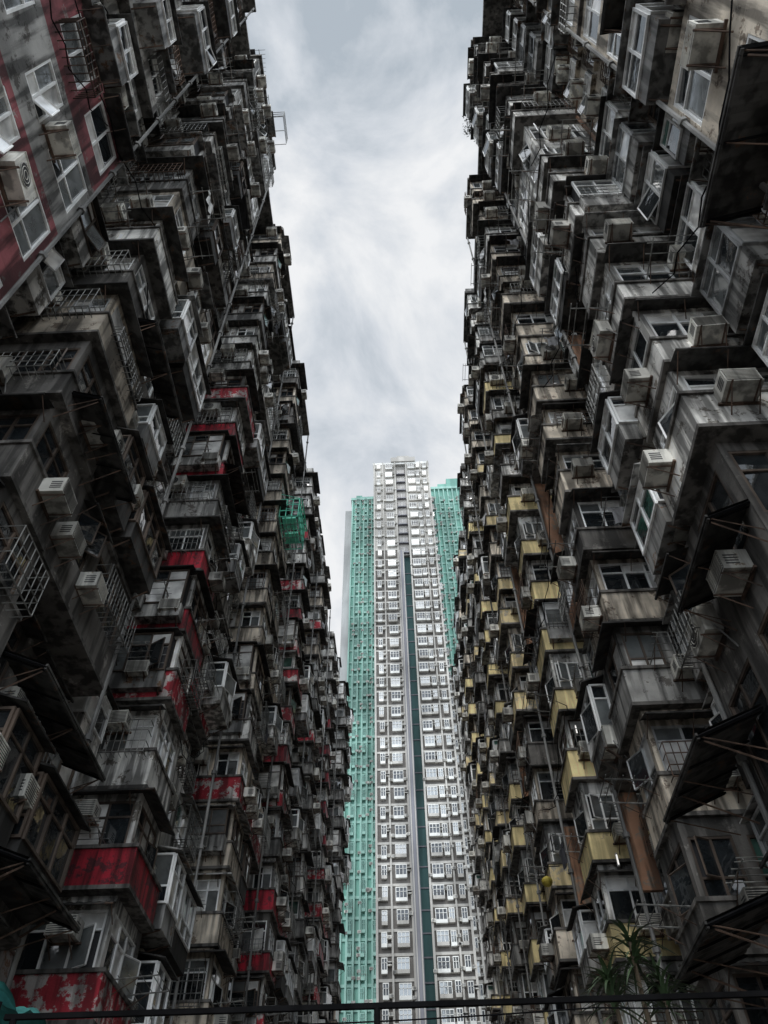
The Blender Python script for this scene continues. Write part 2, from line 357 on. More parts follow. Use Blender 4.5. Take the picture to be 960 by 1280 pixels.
for side,c in CFG.items():
    s=c['s']; x0=c['x0']; L=c['L']; P=c['pitch']; W=c['W']; flip=c['flip']
    root=empty('apartment_block',(x0,30,0))
    ZTOP=ZB+FH*NK
    rl=Vector(root.location)
    r=random.Random(5 if side=='left' else 9)
    def ystart(i): return -.4 if (side=='left' and i==0) else 67.2 if (side=='left' and i==7) else c['start']+P*i
    w=MB()
    w.box(-11,0,-6,c['end']+(3.5 if side=='left' else 0),0,ZTOP,'WALL')
    if side=='left': w.box(0,.75,67.3,73.4,0,ZTOP-.01,'WALL')
    for i in range(c['n']): w.box(0,W-.2,ystart(i)+.2,ystart(i)+L-.2,0,ZB-.06-FH,'concrete_dark')
    objm('wall',w.mesh('wall',flip,{'WALL':c['base']}),root,Vector((x0,0,0))-rl)
    rf=MB(); rf.box(-11.2,.15,-6,c['end']+.2,ZTOP,ZTOP+.9,'concrete_dark')
    for i in range(c['n']):
        y=ystart(i); h=r.uniform(.4,.8); yn=ystart(i+1)
        rf.box(.12,W+.15,y-.15,y+L+.1,ZTOP,ZTOP+.28,'concrete_dark'); rf.box(.14,W+.02,y,y+L,ZTOP+.28,ZTOP+.28+h,'concrete_grey')
        rf.box(.14,W-.5,y+L+.1,yn-.15,ZTOP-.1,ZTOP+.2,'concrete_dark')
    objm('roof_parapet',rf.mesh('roof_parapet',flip),root,Vector((x0,0,0))-rl)
    for i in range(c['n']*2):
        y=c['start']+P*i/2+r.uniform(0,2); sh=MB(); a=r.uniform(1.2,3.2); h=r.uniform(1.0,2.0); d=r.uniform(-.4,.5); z=ZTOP+.9
        m_=r.choice(['sheet_grey','sheet_dark','concrete_grey','tarp_blue' if side=='left' and i<5 else 'sheet_dark'])
        sh.box(-2.5,W-1.2+d,y,y+a,z,z+h,m_)
        sh.hexa([(-2.7,y-.2,z+h),(W-.9+d,y-.2,z+h-.1),(W-.9+d,y+a+.2,z+h-.1),(-2.7,y+a+.2,z+h),(-2.7,y-.2,z+h+.06),(W-.9+d,y-.2,z+h-.04),(W-.9+d,y+a+.2,z+h-.04),(-2.7,y+a+.2,z+h+.06)],'sheet_dark')
        sh.box(W-1.2+d,W-1.15+d,y+.2,y+a*.5,z+.5,z+h-.3,'glass_grey')
        objm('roof_shed',sh.mesh('roof_shed',flip),root,Vector((x0,0,0))-rl)
    for (sd_,y0,y1,z,dep,drop) in CANOPY:
        if sd_!=side: continue
        cm=MB(); S=Face('S',W); awning(cm,S,y0,y1,z,dep,drop,'sheet_dark')
        awning(cm,S,y0+.02,y1-.02,z-.05,dep-.02,drop,'sheet_dark',False)
        for q in (y0+.03,y1-.03): cm.bar((W,q,z-.06),(W+dep,q,z-drop-.06),.03,'black_metal')
        nn=int((y1-y0)/.8)
        for q in range(nn+1):
            yy=y0+.1+(y1-y0-.2)*q/nn; cm.bar((W,yy,z-.09),(W+dep,yy,z-drop-.09),.02,'black_metal')
            if q%2==0: cm.bar((W,yy,z-drop-.6),(W+dep*.9,yy,z-drop-.08),.018,'rust_metal')
        objm('canopy',cm.mesh('canopy',flip),root,Vector((x0,0,0))-rl)
    for i in range(c['n']):
        y=ystart(i); yn=ystart(i+1)
        for (px_,py_,mt) in ((.12,y+L+.22,'pipe_grey'),(.14,yn-.25,'pipe_brown' if side=='right' else 'pipe_grey'),(.3,y+L+.12,'pipe_grey'),(W+.1,y+L-.12,'pipe_grey')):
            pb=MB(); pb.bar((px_,py_,0),(px_,py_,ZTOP-.3),.07 if px_<1 else .05,mt,6)
            for k in range(NK+1): pb.bar((px_,py_,ZB+FH*(k-.5)),(px_,py_,ZB+FH*(k-.5)+.14),.095,mt,6)
            if px_<1:
                for k in range(NK):
                    if r.random()<.6: pb.bar((px_,py_,ZB+FH*k+.2),(.06,py_+r.uniform(.5,1.1)*(1 if py_<yn-1 else -1),ZB+FH*k+.55),.04,mt,5)
            objm('drain_pipe',pb.mesh('drain_pipe',flip),root,Vector((x0,0,0))-rl)
        for q in range(3):
            cb=MB(); z=ZB+FH*r.randint(1,14)+r.uniform(0,2.6); ya=y+r.uniform(0,2); yb=ya+r.uniform(3,8); zb_=z+r.uniform(-1.5,3); N=9
            pts=[Vector((W+.15+.1*math.sin(t*3),ya+(yb-ya)*t/N,z+(zb_-z)*t/N-1.1*math.sin(math.pi*t/N))) for t in range(N+1)]
            for a_,b_ in zip(pts,pts[1:]): cb.bar(a_,b_,.016,'black_metal')
            objm('cable',cb.mesh('cable',flip),root,Vector((x0,0,0))-rl)
    if side=='right':
        for (i,k0,k1) in ((1,1,3),(1,5,6),(2,1,3),(2,5,7),(3,2,3),(3,6,8),(4,4,6)):
            y=c['start']+P*i; tp=MB(); tp.box(0,.3,y+P-1.6,y+P-.6,ZB+FH*k0+.3,ZB+FH*k1+.8,'terracotta')
            objm('pilaster',tp.mesh('pilaster',flip),root,Vector((x0,0,0))-rl)
            tp=MB(); tp.box(W-.5,W+.03,y+L+.002,y+L+.14,ZB+FH*k0+.1,ZB+FH*k1+.4,'terracotta')
            objm('pilaster',tp.mesh('pilaster',flip),root,Vector((x0,0,0))-rl)
    NV=16
    BV=[make_bay(L,W,100*s+j) for j in range(NV)]+[make_bay(L,W,400+100*s+j,True) for j in range(5)]
    RV=[make_recess(L,P,700+100*s+j,c['mx']) for j in range(12)]
    items=[]; ritems=[]
    for i in range(c['n']+(1 if side=='left' else 0)):
        last=-1
        for k in range(-1,NK):
            y=ystart(i); z=ZB+FH*k
            j=r.randrange(NV)
            while j==last: j=r.randrange(NV)
            last=j
            if (side=='left' and i==0 and k<=5) or (side=='right' and i==1 and k<10 and r.random()<.45) or (side=='right' and i==0 and r.random()<.45) or (side=='left' and i==1 and k>5 and r.random()<.25): j=NV+r.randrange(5)
            wall=c['walls'][i]
            if r.random()<.22 and not (side=='right' and i==1): wall=r.choice(['concrete_grey','concrete_pale','concrete_dark','concrete_beige'])
            paint,paint2=wall,wall
            if side=='left' and i in (2,4,6):
                lim={2:9,4:14,6:16}[i]
                if r.random()<((1 if k<=1 else .85) if k<=lim-4 else .5 if k<=lim else .05): paint=r.choice(['red_paint','red_paint','red_peeling']); paint2=r.choice(['red_peeling','red_peeling','red_paint',wall])
            elif side=='left' and i in (3,5) and r.random()<.2: paint2='red_peeling'; paint=r.choice([wall,'red_peeling'])
            if side=='left' and i==0 and k<=5: wall=paint=paint2='concrete_pink'
            if side=='left' and i==0 and k in (1,4): wall='concrete_grey'
            if side=='right' and i in (3,5,7):
                lim={3:12,5:14,7:17}[i]
                if r.random()<(.97 if k<=lim-4 else .6 if k<=lim else .05): paint='yellow_paint'; paint2=r.choice(['yellow_paint','yellow_peeling','yellow_peeling'])
            elif side=='right' and i in (4,6,8) and r.random()<.4: paint='yellow_peeling'
            elif side=='right' and i==2 and k<=7 and r.random()<.3: paint2='terracotta'
            mp={'WALL':wall,'PAINT':paint,'PAINT2':paint2,'DARKWALL':'concrete_dark'}
            smp=None
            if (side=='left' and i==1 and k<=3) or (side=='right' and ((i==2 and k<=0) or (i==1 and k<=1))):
                for q in ('WALL','PAINT','PAINT2'): mp[q]='concrete_dark'  # dark concrete stands in for shade low on the nearest stacks
                smp=SHADEMAP
            ctr=(x0+s*W,y+1.5,z+1.2); dist=(Vector(ctr)-Vector((0,0,CAMZ))).length
            vis=inframe(ctr,200)
            items.append((dist if vis else dist+500,i,k,j,mp,y,z,smp))
            if i==c['n']: continue
            for (fc,a,zz,p,w_) in BV[j]['acs']:
                if side=='left' and i==0 and r.random()<.45: continue
                pos=(x0+s*a,y-p,z+zz) if fc=='F' else (x0+s*(w_+p),y+a,z+zz)
                ACL.append((side,i,k,fc,pos,a))
            for (fc,a,zz,w_) in BV[j]['racks']:
                pos=(x0+s*a,y-.02,z+zz) if fc=='F' else (x0+s*(w_+.02),y+a,z+zz)
                RACKL.append((side,i,k,fc,pos))
            j2=r.randrange(12)
            for q,(mb,subs) in enumerate(RV[j2]['parts']):
                if side=='left' and i==0 and q==1: continue
                ritems.append((dist+1 if vis else dist+500,i,k,j2,q,{'WALL':c['base'],'DARKWALL':'concrete_dark'},y,z))
            for (fc,a,zz,p,w_) in RV[j2]['acs']:
                if side=='left' and i==0 and a>L+1.6: continue
                ACL.append((side,i,k,'B',(x0+s*p,y+a,z+zz),a))
    items.sort(key=lambda t:t[0]); ritems.sort(key=lambda t:t[0])
    stuffb=MB()
    for n_,(dist,i,k,j,mp,y,z,smp) in enumerate(items):
        v=BV[j]
        if n_<100:
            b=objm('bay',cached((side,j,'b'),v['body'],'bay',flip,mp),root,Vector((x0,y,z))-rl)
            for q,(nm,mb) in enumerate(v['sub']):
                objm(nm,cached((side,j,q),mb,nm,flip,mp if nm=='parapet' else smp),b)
        else:
            for mb in [v['body']]+[m_ for _,m_ in v['sub']]: stuffb.add(mb,(.7 if i==c['n'] else 0,y,z),mp=mp)
    o=objm('bay',stuffb.mesh('bay',flip),root,Vector((x0,0,0))-rl); tag(o,kind='stuff')
    stuffr=MB()
    for n_,(dist,i,k,j,q,mp,y,z) in enumerate(ritems):
        mb,subs=RV[j]['parts'][q]
        if n_<100:
            b=objm('window',cached((side,j,q,'r'),mb,'window',flip,mp),root,Vector((x0,y,z))-rl)
            for h,(nm,sb) in enumerate(subs): objm(nm,cached((side,j,q,h,'r'),sb,nm,flip),b)
        else:
            stuffr.add(mb,(0,y,z),mp=mp)
            for _,sb in subs: stuffr.add(sb,(0,y,z),mp=mp)
    o=objm('window',stuffr.mesh('window',flip),root,Vector((x0,0,0))-rl); tag(o,kind='stuff')
    tag(root,'weathered concrete block with red painted bays filling the left of the court' if side=='left' else 'weathered concrete block with yellow painted bays filling the right of the court','apartment building')
# ------------------------------------------------------------------ air conditioners
def ac_window(r):
    h=MB(); g=MB(); b=MB(); w=.33; d=.48
    h.box(0,d,-w,w,0,.42,'ac_case'); h.box(d,d+.012,-w,w,.0,.03,'ac_case'); h.box(d,d+.012,-w,w,.39,.42,'ac_case')
    g.box(d,d+.006,-w+.03,w-.03,.04,.38,'ac_dark')
    for i in range(7): g.box(d+.005,d+.018,-w+.03,w-.03,.06+i*.046,.075+i*.046,'ac_case')
    for sg in (-1,1):
        for i in range(4): h.box(.2,.42,sg*w,sg*(w+.006),.1+i*.06,.125+i*.06,'ac_dark')
        b.bar((0,sg*.25,-.03),(d+.05,sg*.25,-.03),.02,'rust_metal'); b.bar((0,sg*.25,-.35),(d-.02,sg*.25,-.04),.015,'rust_metal')
    b.box(-.0,.05,-w-.05,w+.05,-.05,-.002,'rust_metal')
    return h,g,b
def ac_split(r):
    h=MB(); g=MB(); b=MB(); w=.4; d=.32
    h.box(.06,.06+d,-w,w,0,.56,'ac_case'); h.box(.05,.4,-w-.01,w+.01,.56,.58,'ac_case')
    n=18; x=.06+d+.008; cy=-.08; cz=.28
    g.quad([(x,cy+.22*math.cos(2*math.pi*i/n),cz+.22*math.sin(2*math.pi*i/n)) for i in range(n)],'ac_dark')
    for rr in (.22,.15,.08):
        for i in range(n):
            t0,t1=2*math.pi*i/n,2*math.pi*(i+1)/n
            g.bar((x+.015,cy+rr*math.cos(t0),cz+rr*math.sin(t0)),(x+.015,cy+rr*math.cos(t1),cz+rr*math.sin(t1)),.007,'ac_case')
    for sg in (-1,1):
        b.bar((0,sg*.3,-.03),(.45,sg*.3,-.03),.022,'rust_metal'); b.bar((0,sg*.3,-.4),(.42,sg*.3,-.04),.015,'rust_metal')
    b.box(0,.05,-w,w,-.06,-.002,'rust_metal')
    h.bar((.2,w,.1),(.02,w+.12,-.5),.02,'pipe_grey')
    return h,g,b
ACM=[]
for kind,fn in (('boxy',ac_window),('fan',ac_split)):
    h,g,b=fn(RN); al=MB(); [al.add(q) for q in (h,g,b)]
    ACM.append((kind,h.mesh('housing'),g.mesh('grille'),b.mesh('bracket'),al.mesh('air_conditioner'),al))
def facerot(side,fc):
    if fc=='F': return -math.pi/2
    return 0 if side=='left' else math.pi
L2=[]
for t in ACL:
    p=t[4]; d=(Vector(p)-Vector((0,0,CAMZ))).length; vis=inframe(p,25); L2.append((d if vis else d+500,t,vis))
L2.sort(key=lambda q:q[0])
byl=defaultdict(list)
stuff=MB()
for n_,(d,t,vis) in enumerate(L2):
    side,i,k,fc,p,a=t; kn=0 if RN.random()<.8 else 1; kind,hm,gm,bm,am_,amb=ACM[kn]; rz=facerot(side,fc)+RN.uniform(-.05,.05)
    if n_<300 and vis:
        if n_<130:
            o=empty('air_conditioner',p,rz); objm('housing',hm,o); objm('grille',gm,o); objm('bracket',bm,o)
        else: o=objm('air_conditioner',am_,None,p,rz)
        pos={'F':'facing camera','S':'facing court','B':'in recess'}[fc]
        lab=f"{kind} air conditioner {pos}, {side}, {CFG[side]['names'][i]}, {ORD[k+1]} storey"
        byl[lab].append(o); tag(o,lab,'air conditioner','air conditioners hung on the two facades')
    else: stuff.add(amb,p,rz)
for lab,os_ in byl.items():
    os_.sort(key=lambda o:o.location.y)
    if len(os_)==2: os_[0]['label']='nearer '+lab; os_[1]['label']='farther '+lab
    if len(os_)==3: os_[0]['label']='nearest '+lab; os_[1]['label']='middle '+lab; os_[2]['label']='farthest '+lab
o=obj('air_conditioner',stuff); tag(o,'small distant air conditioners dotted over the upper and far storeys','air conditioner',None,'stuff')
# ------------------------------------------------------------------ drying racks and laundry
def rack_mb():
    m=MB()
    for sg in (-.5,.5): m.bar((0,sg,0),(1.15,sg,.08),.018,'bar_metal'); m.bar((0,sg,-.4),(.7,sg,.04),.012,'rust_metal')
    for x in (.25,.5,.75,1.0,1.14): m.bar((x,-.62,.03+.07*x),(x,.62,.03+.07*x),.013,'bar_metal')
    return m.mesh('drying_rack')
rme=rack_mb()
def garment(mat,seed):
    r=random.Random(seed); m=MB(); n=6; w=r.uniform(.22,.3); h=r.uniform(.5,.75)
    rows=[(-w*1.5,w*1.5,0),(-w*1.45,w*1.45,-.16),(-w,w,-.17),(-w,w,-h*.6),(-w*1.05,w*1.05,-h)]
    for a in range(len(rows)-1):
        for i in range(n):
            def P(row,t): 
                y=row[0]+(row[1]-row[0])*t; return (.035*math.sin(t*11+row[2]*3+seed),y,row[2])
            m.quad([P(rows[a],i/n),P(rows[a],(i+1)/n),P(rows[a+1],(i+1)/n),P(rows[a+1],i/n)],mat)
    return m
gms=[garment(mt,q).mesh('garment') for q,mt in enumerate(['cloth_white','cloth_grey','cloth_dark'])]
gcol=['white','grey','dark']
used=set(); cnt=0
RACKL.sort(key=lambda t:(Vector(t[4])-Vector((0,0,CAMZ))).length)
for side,i,k,fc,p in RACKL:
    if not inframe(p,0) or cnt>=90: continue
    key=(side,i,k,fc)
    if key in used: continue
    used.add(key); cnt+=1; rz=facerot(side,fc)
    o=objm('drying_rack',rme,None,p,rz)
    w_=f"{'facing camera' if fc=='F' else 'over court'}, {side}, {CFG[side]['names'][i]}, {ORD[k+1]} storey"
    tag(o,'thin metal drying rack '+w_,'drying rack','drying racks reaching out of the windows')
    if cnt%9==0:
        g=(cnt//9)%3; M=Matrix.Rotation(rz,3,'Z'); q=Vector(p)+M@Vector((.75,-.1,.07))
        o=objm('garment',gms[g],None,q,rz); tag(o,f"{gcol[g]} shirt drying {w_}",'shirt','laundry hung out over the court')
# green painted cage on the left block
gc=MB()
for z in (0,.55,1.1,1.6):
    for (p,q) in (((0,-1.3,z),(1.1,-1.3,z)),((1.1,-1.3,z),(1.1,1.3,z)),((1.1,1.3,z),(0,1.3,z))): gc.bar(p,q,.04,'green_paint')
for i in range(6):
    y=-1.3+2.6*i/5; gc.bar((1.1,y,0),(1.1,y,1.6),.03,'green_paint'); gc.bar((0,y,0),(1.1,y,0),.03,'green_paint'); gc.bar((0,y,2.1),(1.25,y,1.6),.03,'green_paint')
gc.bar((1.25,-1.3,1.6),(1.25,1.3,1.6),.04,'green_paint')
for i in range(3):
    x=1.1*i/3; gc.bar((x,-1.3,0),(x,-1.3,1.6),.03,'green_paint'); gc.bar((x,-1.3,0),(x,1.3,0),.03,'green_paint')
for i in range(2): gc.box(.15,.95,-1.1+i*1.2,-.3+i*1.2,.04,.16,'green_paint')
o=obj('window_cage',gc,None,(-6.95,30.2,36.4)); tag(o,'bright green metal cage sticking out high on the left block','metal cage')
# yellow lantern
ln=MB(); n=14; prof=[(.05,-.2),(.15,-.14),(.21,-.05),(.22,.03),(.18,.12),(.1,.18),(.04,.2)]
for a in range(len(prof)-1):
    for i in range(n):
        t0,t1=2*math.pi*i/n,2*math.pi*(i+1)/n; (r0,z0),(r1,z1)=prof[a],prof[a+1]
        ln.quad([(r0*math.cos(t0),r0*math.sin(t0),z0),(r0*math.cos(t1),r0*math.sin(t1),z0),(r1*math.cos(t1),r1*math.sin(t1),z1),(r1*math.cos(t0),r1*math.sin(t0),z1)],'lantern_yellow')
ln.bar((0,0,.18),(0,0,.6),.015,'black_metal'); ln.bar((0,0,.6),(.6,0,.6),.02,'black_metal')
o=obj('lantern',ln,None,(5.3,30.9,15.6)); tag(o,'round yellow lantern hanging low on the right block','lantern')
for (x,y,z,rz,lab) in ((5.9,23.2,17.3,0,'upper lit fluorescent tube on the nearest yellow bay stack'),(6.2,23.2,12.7,0,'lower lit fluorescent tube on the nearest yellow bay stack')):
    e=empty('fluorescent_lamp',(x,y,z)); a=MB(); a.bar((0,0,-.15),(0,0,.15),.02,'lamp_glow',8); b=MB(); b.box(-.035,.035,.022,.07,-.2,.2,'frame_grey')
    b.box(-.025,.025,-.025,.025,-.2,-.16,'frame_grey'); b.box(-.025,.025,-.025,.025,.16,.2,'frame_grey'); b.bar((0,.07,0),(0,.6,0),.015,'bar_metal')
    obj('tube',a,e); obj('fitting',b,e); tag(e,lab,'lamp')
# roof things
rk=MB()
for z in (0,.5,1.0): rk.bar((-.9,-.7,z+.3),(.9,-.7,z+.3),.02,'bar_metal'); rk.bar((.9,-.7,z+.3),(.9,.9,z+.3),.02,'bar_metal')
for y in (-.7,.1,.9): rk.bar((.9,y,0),(.9,y,1.5),.02,'bar_metal'); rk.bar((-.9,y,0),(.9,y,.1),.02,'bar_metal')
o=obj('drying_rack',rk,None,(-7.0,12.2,54.4)); tag(o,'pale wire rack jutting over the left roof edge against the sky','drying rack')
def antenna(x,y,lab):
    m=MB(); m.bar((0,0,0),(0,0,4.2),.035,'bar_metal',6); m.bar((0,-.8,3.6),(0,.8,3.9),.02,'bar_metal')
    for i in range(7): t=-.75+i*.25; m.bar((-.4+.03*i,t,3.75+t*.19),(.4-.03*i,t,3.75+t*.19),.014,'bar_metal')
    o=obj('antenna',m,None,(x,y,54.9)); tag(o,lab,'antenna')
antenna(-7.6,9.2,'thin television antenna on the left roof edge near the top of the view')
def bush(name,loc,R_,n,seed,lab):
    r=random.Random(seed); e=empty(name,loc); st=MB(); lf=MB()
    for b in range(13):
        d=Vector((r.uniform(-1,.6),r.uniform(-1,1),r.uniform(.0,1.1))).normalized()*R_*r.uniform(.5,1.0)
        st.bar((0,0,0),d,.03,'bark',5,.008)
        for i in range(n//13):
            c=d*r.uniform(.25,1.1)+Vector((r.gauss(0,.16),r.gauss(0,.16),r.gauss(0,.16)))*R_
            u=Vector((r.gauss(0,1),r.gauss(0,1),r.gauss(0,1))).normalized(); v=u.orthogonal().normalized(); l=r.uniform(.06,.11)
            lf.quad([c-u*l,c+v*l*.4,c+u*l,c-v*l*.4],'leaf')
    obj('branches',st,e); obj('leaves',lf,e); tag(e,lab,'shrub')
bush('roof_shrub',(6.0,12.2,52.6),1.0,800,3,'leafy shrub growing out of the right roof edge against the sky')
# ------------------------------------------------------------------ tower
TR=empty('residential_tower',(1.3,105,0)); tl=Vector((1.3,105,0))
def tp(name,mb): return objm(name,mb.mesh(name),TR,-tl)
HT=145.0; FT=2.9; NT=50; ZS=115
a=MB(); a.box(-5,0,105,120,0,HT,'tower_grey'); a.box(2.2,7.55,105,120,0,HT,'tower_grey')
for x0_,x1_ in ((-5,-4.7),(-3.0,-2.75),(-.3,0),(2.2,2.5),(5.5,5.75),(7.25,7.55)): a.box(x0_,x1_,104.7,105,0,HT+.6,'tower_white')
for k in range(NT):
    for x0_,x1_ in ((-4.7,-3.0),(-2.75,-.3),(2.5,5.5),(5.75,7.25)): a.box(x0_,x1_,104.88,105,k*FT-.1,k*FT+.25,'tower_white')
    if k*FT>HT-30:
        for x0_,x1_ in ((-4.7,-3.0),(-2.75,-.3),(2.5,5.5),(5.75,7.25)): a.box(x0_,x1_,104.93,105,k*FT+.25,(k+1)*FT-.1,'tower_white')
tp('front_wing',a)
a=MB(); a.box(0,2.2,106.2,120,0,ZS,'tower_teal')
for k in range(int(ZS/FT)): a.box(1.0,2.2,106.12,106.2,k*FT,k*FT+.2,'tower_lilac')
tp('stair_strip',a)
a=MB(); a.box(0,2.2,105.6,120,ZS,HT,'tower_white')
k=0
while ZS+k*FT<HT-1:
    z=ZS+k*FT; a.box(.25,1.95,105.5,105.6,z+.7,z+2.3,'glass_blue'); a.box(1.05,1.15,105.45,105.5,z+.7,z+2.3,'tower_frame'); a.box(.1,2.1,105.1,105.6,z+.35,z+.6,'tower_lilac'); k+=1
tp('stair_window_strip',a)
a=MB(); a.box(.0,1.0,104.2,106.2,0,ZS,'tower_lilac'); a.box(.1,.25,104.1,104.2,0,ZS,'tower_white'); a.box(.75,.9,104.1,104.2,0,ZS,'tower_white'); tp('pilaster',a)
a=MB(); a.box(-5.1,7.65,104.9,118,HT,HT+.7,'tower_frame'); a.box(-3.4,-1,105.6,116,HT+.7,HT+1.5,'tower_white'); a.box(-1,4.6,104.6,117,HT+.7,HT+2.3,'tower_white'); a.box(4.6,6.9,105.6,116,HT+.7,HT+1.4,'tower_white'); a.box(.4,3.2,105,116,HT+2.3,HT+3.3,'tower_white')
tp('crown',a)
def wing(x0_,x1_,h,fins,name,low=0,tops=()):
    a=MB(); a.box(x0_,x1_,115,130,low,h,'tower_green')
    if low: a.box(x0_,x1_,115,130,0,low,'tower_grey')
    for x in fins:
        a.box(x,x+.28,114.6,115,low,h+.8,'tower_green_pale')
        if low: a.box(x,x+.28,114.6,115,0,low,'tower_white')
    for k in range(int(h/FT)): a.box(x0_,x1_,114.85,115,k*FT-.1,k*FT+.3,'tower_green_pale' if k*FT>=low else 'tower_white')
    a.box(x0_-.2,x1_,114.5,130,h,h+.8,'tower_green_pale')
    for (u0,u1,hh) in tops: a.box(u0,u1,114.7,128,h+.8,h+.8+hh,'tower_green')
    tp(name,a)
wing(-10.6,-5,HT-.5,(-10.6,-9.75,-8.8,-7.9,-7.0,-6.1,-5.3),'green_wing',0,((-9.6,-8.2,1.0),(-8.2,-5.2,.5)))
a=MB(); a.box(-12.3,-10.82,117,130,0,HT-1.5,'tower_side')
tp('end_wall',a)
wing(7.55,16.5,147.5,(9.0,10.0,11.1,12.1,13.2,14.3,15.3),'green_wing',92,((10,12.2,1.2),(12.2,16.2,3.2)))
def twin(w,green,seed):
    r=random.Random(seed); m=MB(); fm='tower_green_pale' if green else 'tower_frame'; d=.5
    m.box(-w/2,w/2,-d,0,.0,.45,fm if r.random()<.5 else ('tower_green_pale' if green else 'tower_white')); m.box(-w/2,w/2,-d,0,1.72,1.84,fm); m.box(-w/2+.04,w/2-.04,-d+.06,0,.45,1.72,('glass_blue' if r.random()<.7 else 'glass_grey') if not green else 'tower_green_dark')
    n=3 if w>1.5 else 2
    for i in range(n+1):
        x=-w/2+.04+(w-.08)*i/n; m.box(x-.04,x+.04,-d,-d+.07,.45,1.72,fm)
    m.box(-w/2,w/2,-d,-d+.06,1.2,1.26,fm)
    m.box(-w/2,-w/2+.06,-d+.07,0,.45,1.72,fm); m.box(w/2-.06,w/2,-d+.07,0,.45,1.72,fm)
    for _ in range(2):
        if r.random()<.6:
            q=(w/2+.05)*r.choice([1,-1]); q=q if q>0 else q-.5
            zz=r.choice([.0,.9])+r.uniform(0,.3); m.box(q,q+.5,-.45,0,zz,zz+.38,r.choice(['tower_white','ac_case'])); m.box(q+.05,q+.45,-.46,-.45,zz+.05,zz+.33,'pipe_grey')
    if r.random()<.4: m.bar((-.5,-d,.5),(-.5,-d-.7,.5),.03,'pipe_grey'); m.bar((.4,-d,.5),(.4,-d-.7,.5),.03,'pipe_grey'); m.bar((-.6,-d-.6,.52),(.5,-d-.6,.52),.03,'pipe_grey')
    return m
TW={}
for key,(w_,g_) in {'big':(1.55,False),'small':(.75,False),'green':(.55,True)}.items(): TW[key]=[twin(w_,g_,q+3) for q in range(9)]
tw=[]
for k in range(NT):
    z=k*FT+.75
    for x,y,key in ((-3.85,105,'small'),(-1.5,105,'big'),(3.5,105,'big'),(4.95,105,'small') ,(6.5,105,'small'),(-9.1,115,'green'),(-7.3,115,'green'),(-5.6,115,'green'),(8.3,115,'small'),(10.6,115,'green'),(12.6,115,'green'),(14.8,115,'green')):
        if z<HT-2: tw.append((x+RN.uniform(-.1,.1),y-.0,z+RN.uniform(-.12,.12),key,RN.randrange(9)))
vis=[t for t in tw if inframe(t[:3],0) and t[2]-CAMZ>.33*t[1] and (t[0]>-9.2 and t[0]<7)]
vis.sort(key=lambda t:((t[3]!='big'),t[2]))
chosen=set(id(t) for t in vis[:100]); st=MB(); tm={}
for t in tw:
    x,y,z,key,q=t
    if id(t) in chosen:
        if (key,q) not in tm: tm[(key,q)]=TW[key][q].mesh('window')
        objm('window',tm[(key,q)],TR,Vector((x,y,z))-tl)
    else: st.add(TW[key][q],(x,y,z))
o=tp('window',st); tag(o,kind='stuff')
tag(TR,'tall slender white residential tower with mint green wings at the end of the court','residential tower')
# ------------------------------------------------------------------ court floor
g=MB(); g.quad([(-600,-600,0),(600,-600,0),(600,900,0),(-600,900,0)],'paving'); o=obj('ground',g); tag(o,kind='structure')
# foreground steel frame
e=empty('steel_frame',(0,9,0)); a=MB(); zb=CAMZ+2.87
a.box(-4.3,7.8,-.025,.025,zb-.025,zb+.025,'black_metal'); obj('beam',a,e)
for x in (-4.2,-.42,5.2):
    a=MB(); a.bar((x,0,0),(x,0,zb-.02),.035,'black_metal',8); a.box(x-.09,x+.09,-.09,.09,0,.015,'black_metal'); obj('post',a,e)
a=MB(); pts=[Vector((-4.2+12*i/24,.02,zb-.07-.07*math.sin(math.pi*((i%12)/12)))) for i in range(25)]
for p,q in zip(pts,pts[1:]): a.bar(p,q,.008,'black_metal')
obj('cable',a,e); tag(e,'thin black steel frame crossing the bottom of the view','steel frame')
# tarp
t=MB(); n=14
def TP(i,j):
    u=i/n; v=j/n; x=-6.3+1.85*u; y=9.3+1.6*v
    return (x,y,CAMZ+3.45+.3*noise.noise(Vector((x*2.3,y*2.3,1)))-.35*u*u+.1*v)
for i in range(n):
    for j in range(n): t.quad([TP(i,j),TP(i+1,j),TP(i+1,j+1),TP(i,j+1)],'tarp_teal')
for q in ((-6.2,9.4),(-4.6,9.4),(-6.2,10.8),(-4.6,10.8)): t.bar((q[0],q[1],0),(q[0],q[1],CAMZ+3.15),.03,'black_metal')
o=obj('tarpaulin',t); tag(o,'crumpled teal tarpaulin in the bottom left corner','tarpaulin')
# dracaena
e=empty('potted_plant',(2.85,11,0)); p=MB(); n=16
for (r0,z0,r1,z1) in ((.3,0,.42,.6),(.45,.6,.45,.7)):
    for i in range(n):
        t0,t1=2*math.pi*i/n,2*math.pi*(i+1)/n
        p.quad([(r0*math.cos(t0),r0*math.sin(t0),z0),(r0*math.cos(t1),r0*math.sin(t1),z0),(r1*math.cos(t1),r1*math.sin(t1),z1),(r1*math.cos(t0),r1*math.sin(t0),z1)],'clay')
p.quad([(.42*math.cos(2*math.pi*i/n),.42*math.sin(2*math.pi*i/n),.62) for i in range(n)],'bark'); obj('pot',p,e)
tk=MB(); heads=[]
for (hx,hy,hz) in ((.0,.1,5.8),(-.42,-.1,5.25),(.3,.2,5.35)):
    pts=[Vector((0,0,.6)),Vector((hx*.2,hy*.3,hz*.4)),Vector((hx*.8,hy,hz*.75)),Vector((hx,hy,hz))]
    for q,(a_,b_) in enumerate(zip(pts,pts[1:])): tk.bar(a_,b_,.05-.008*q,'bark',6,.045-.008*q)
    heads.append(pts[-1])
obj('trunk',tk,e)
lf=MB(); r=random.Random(4)
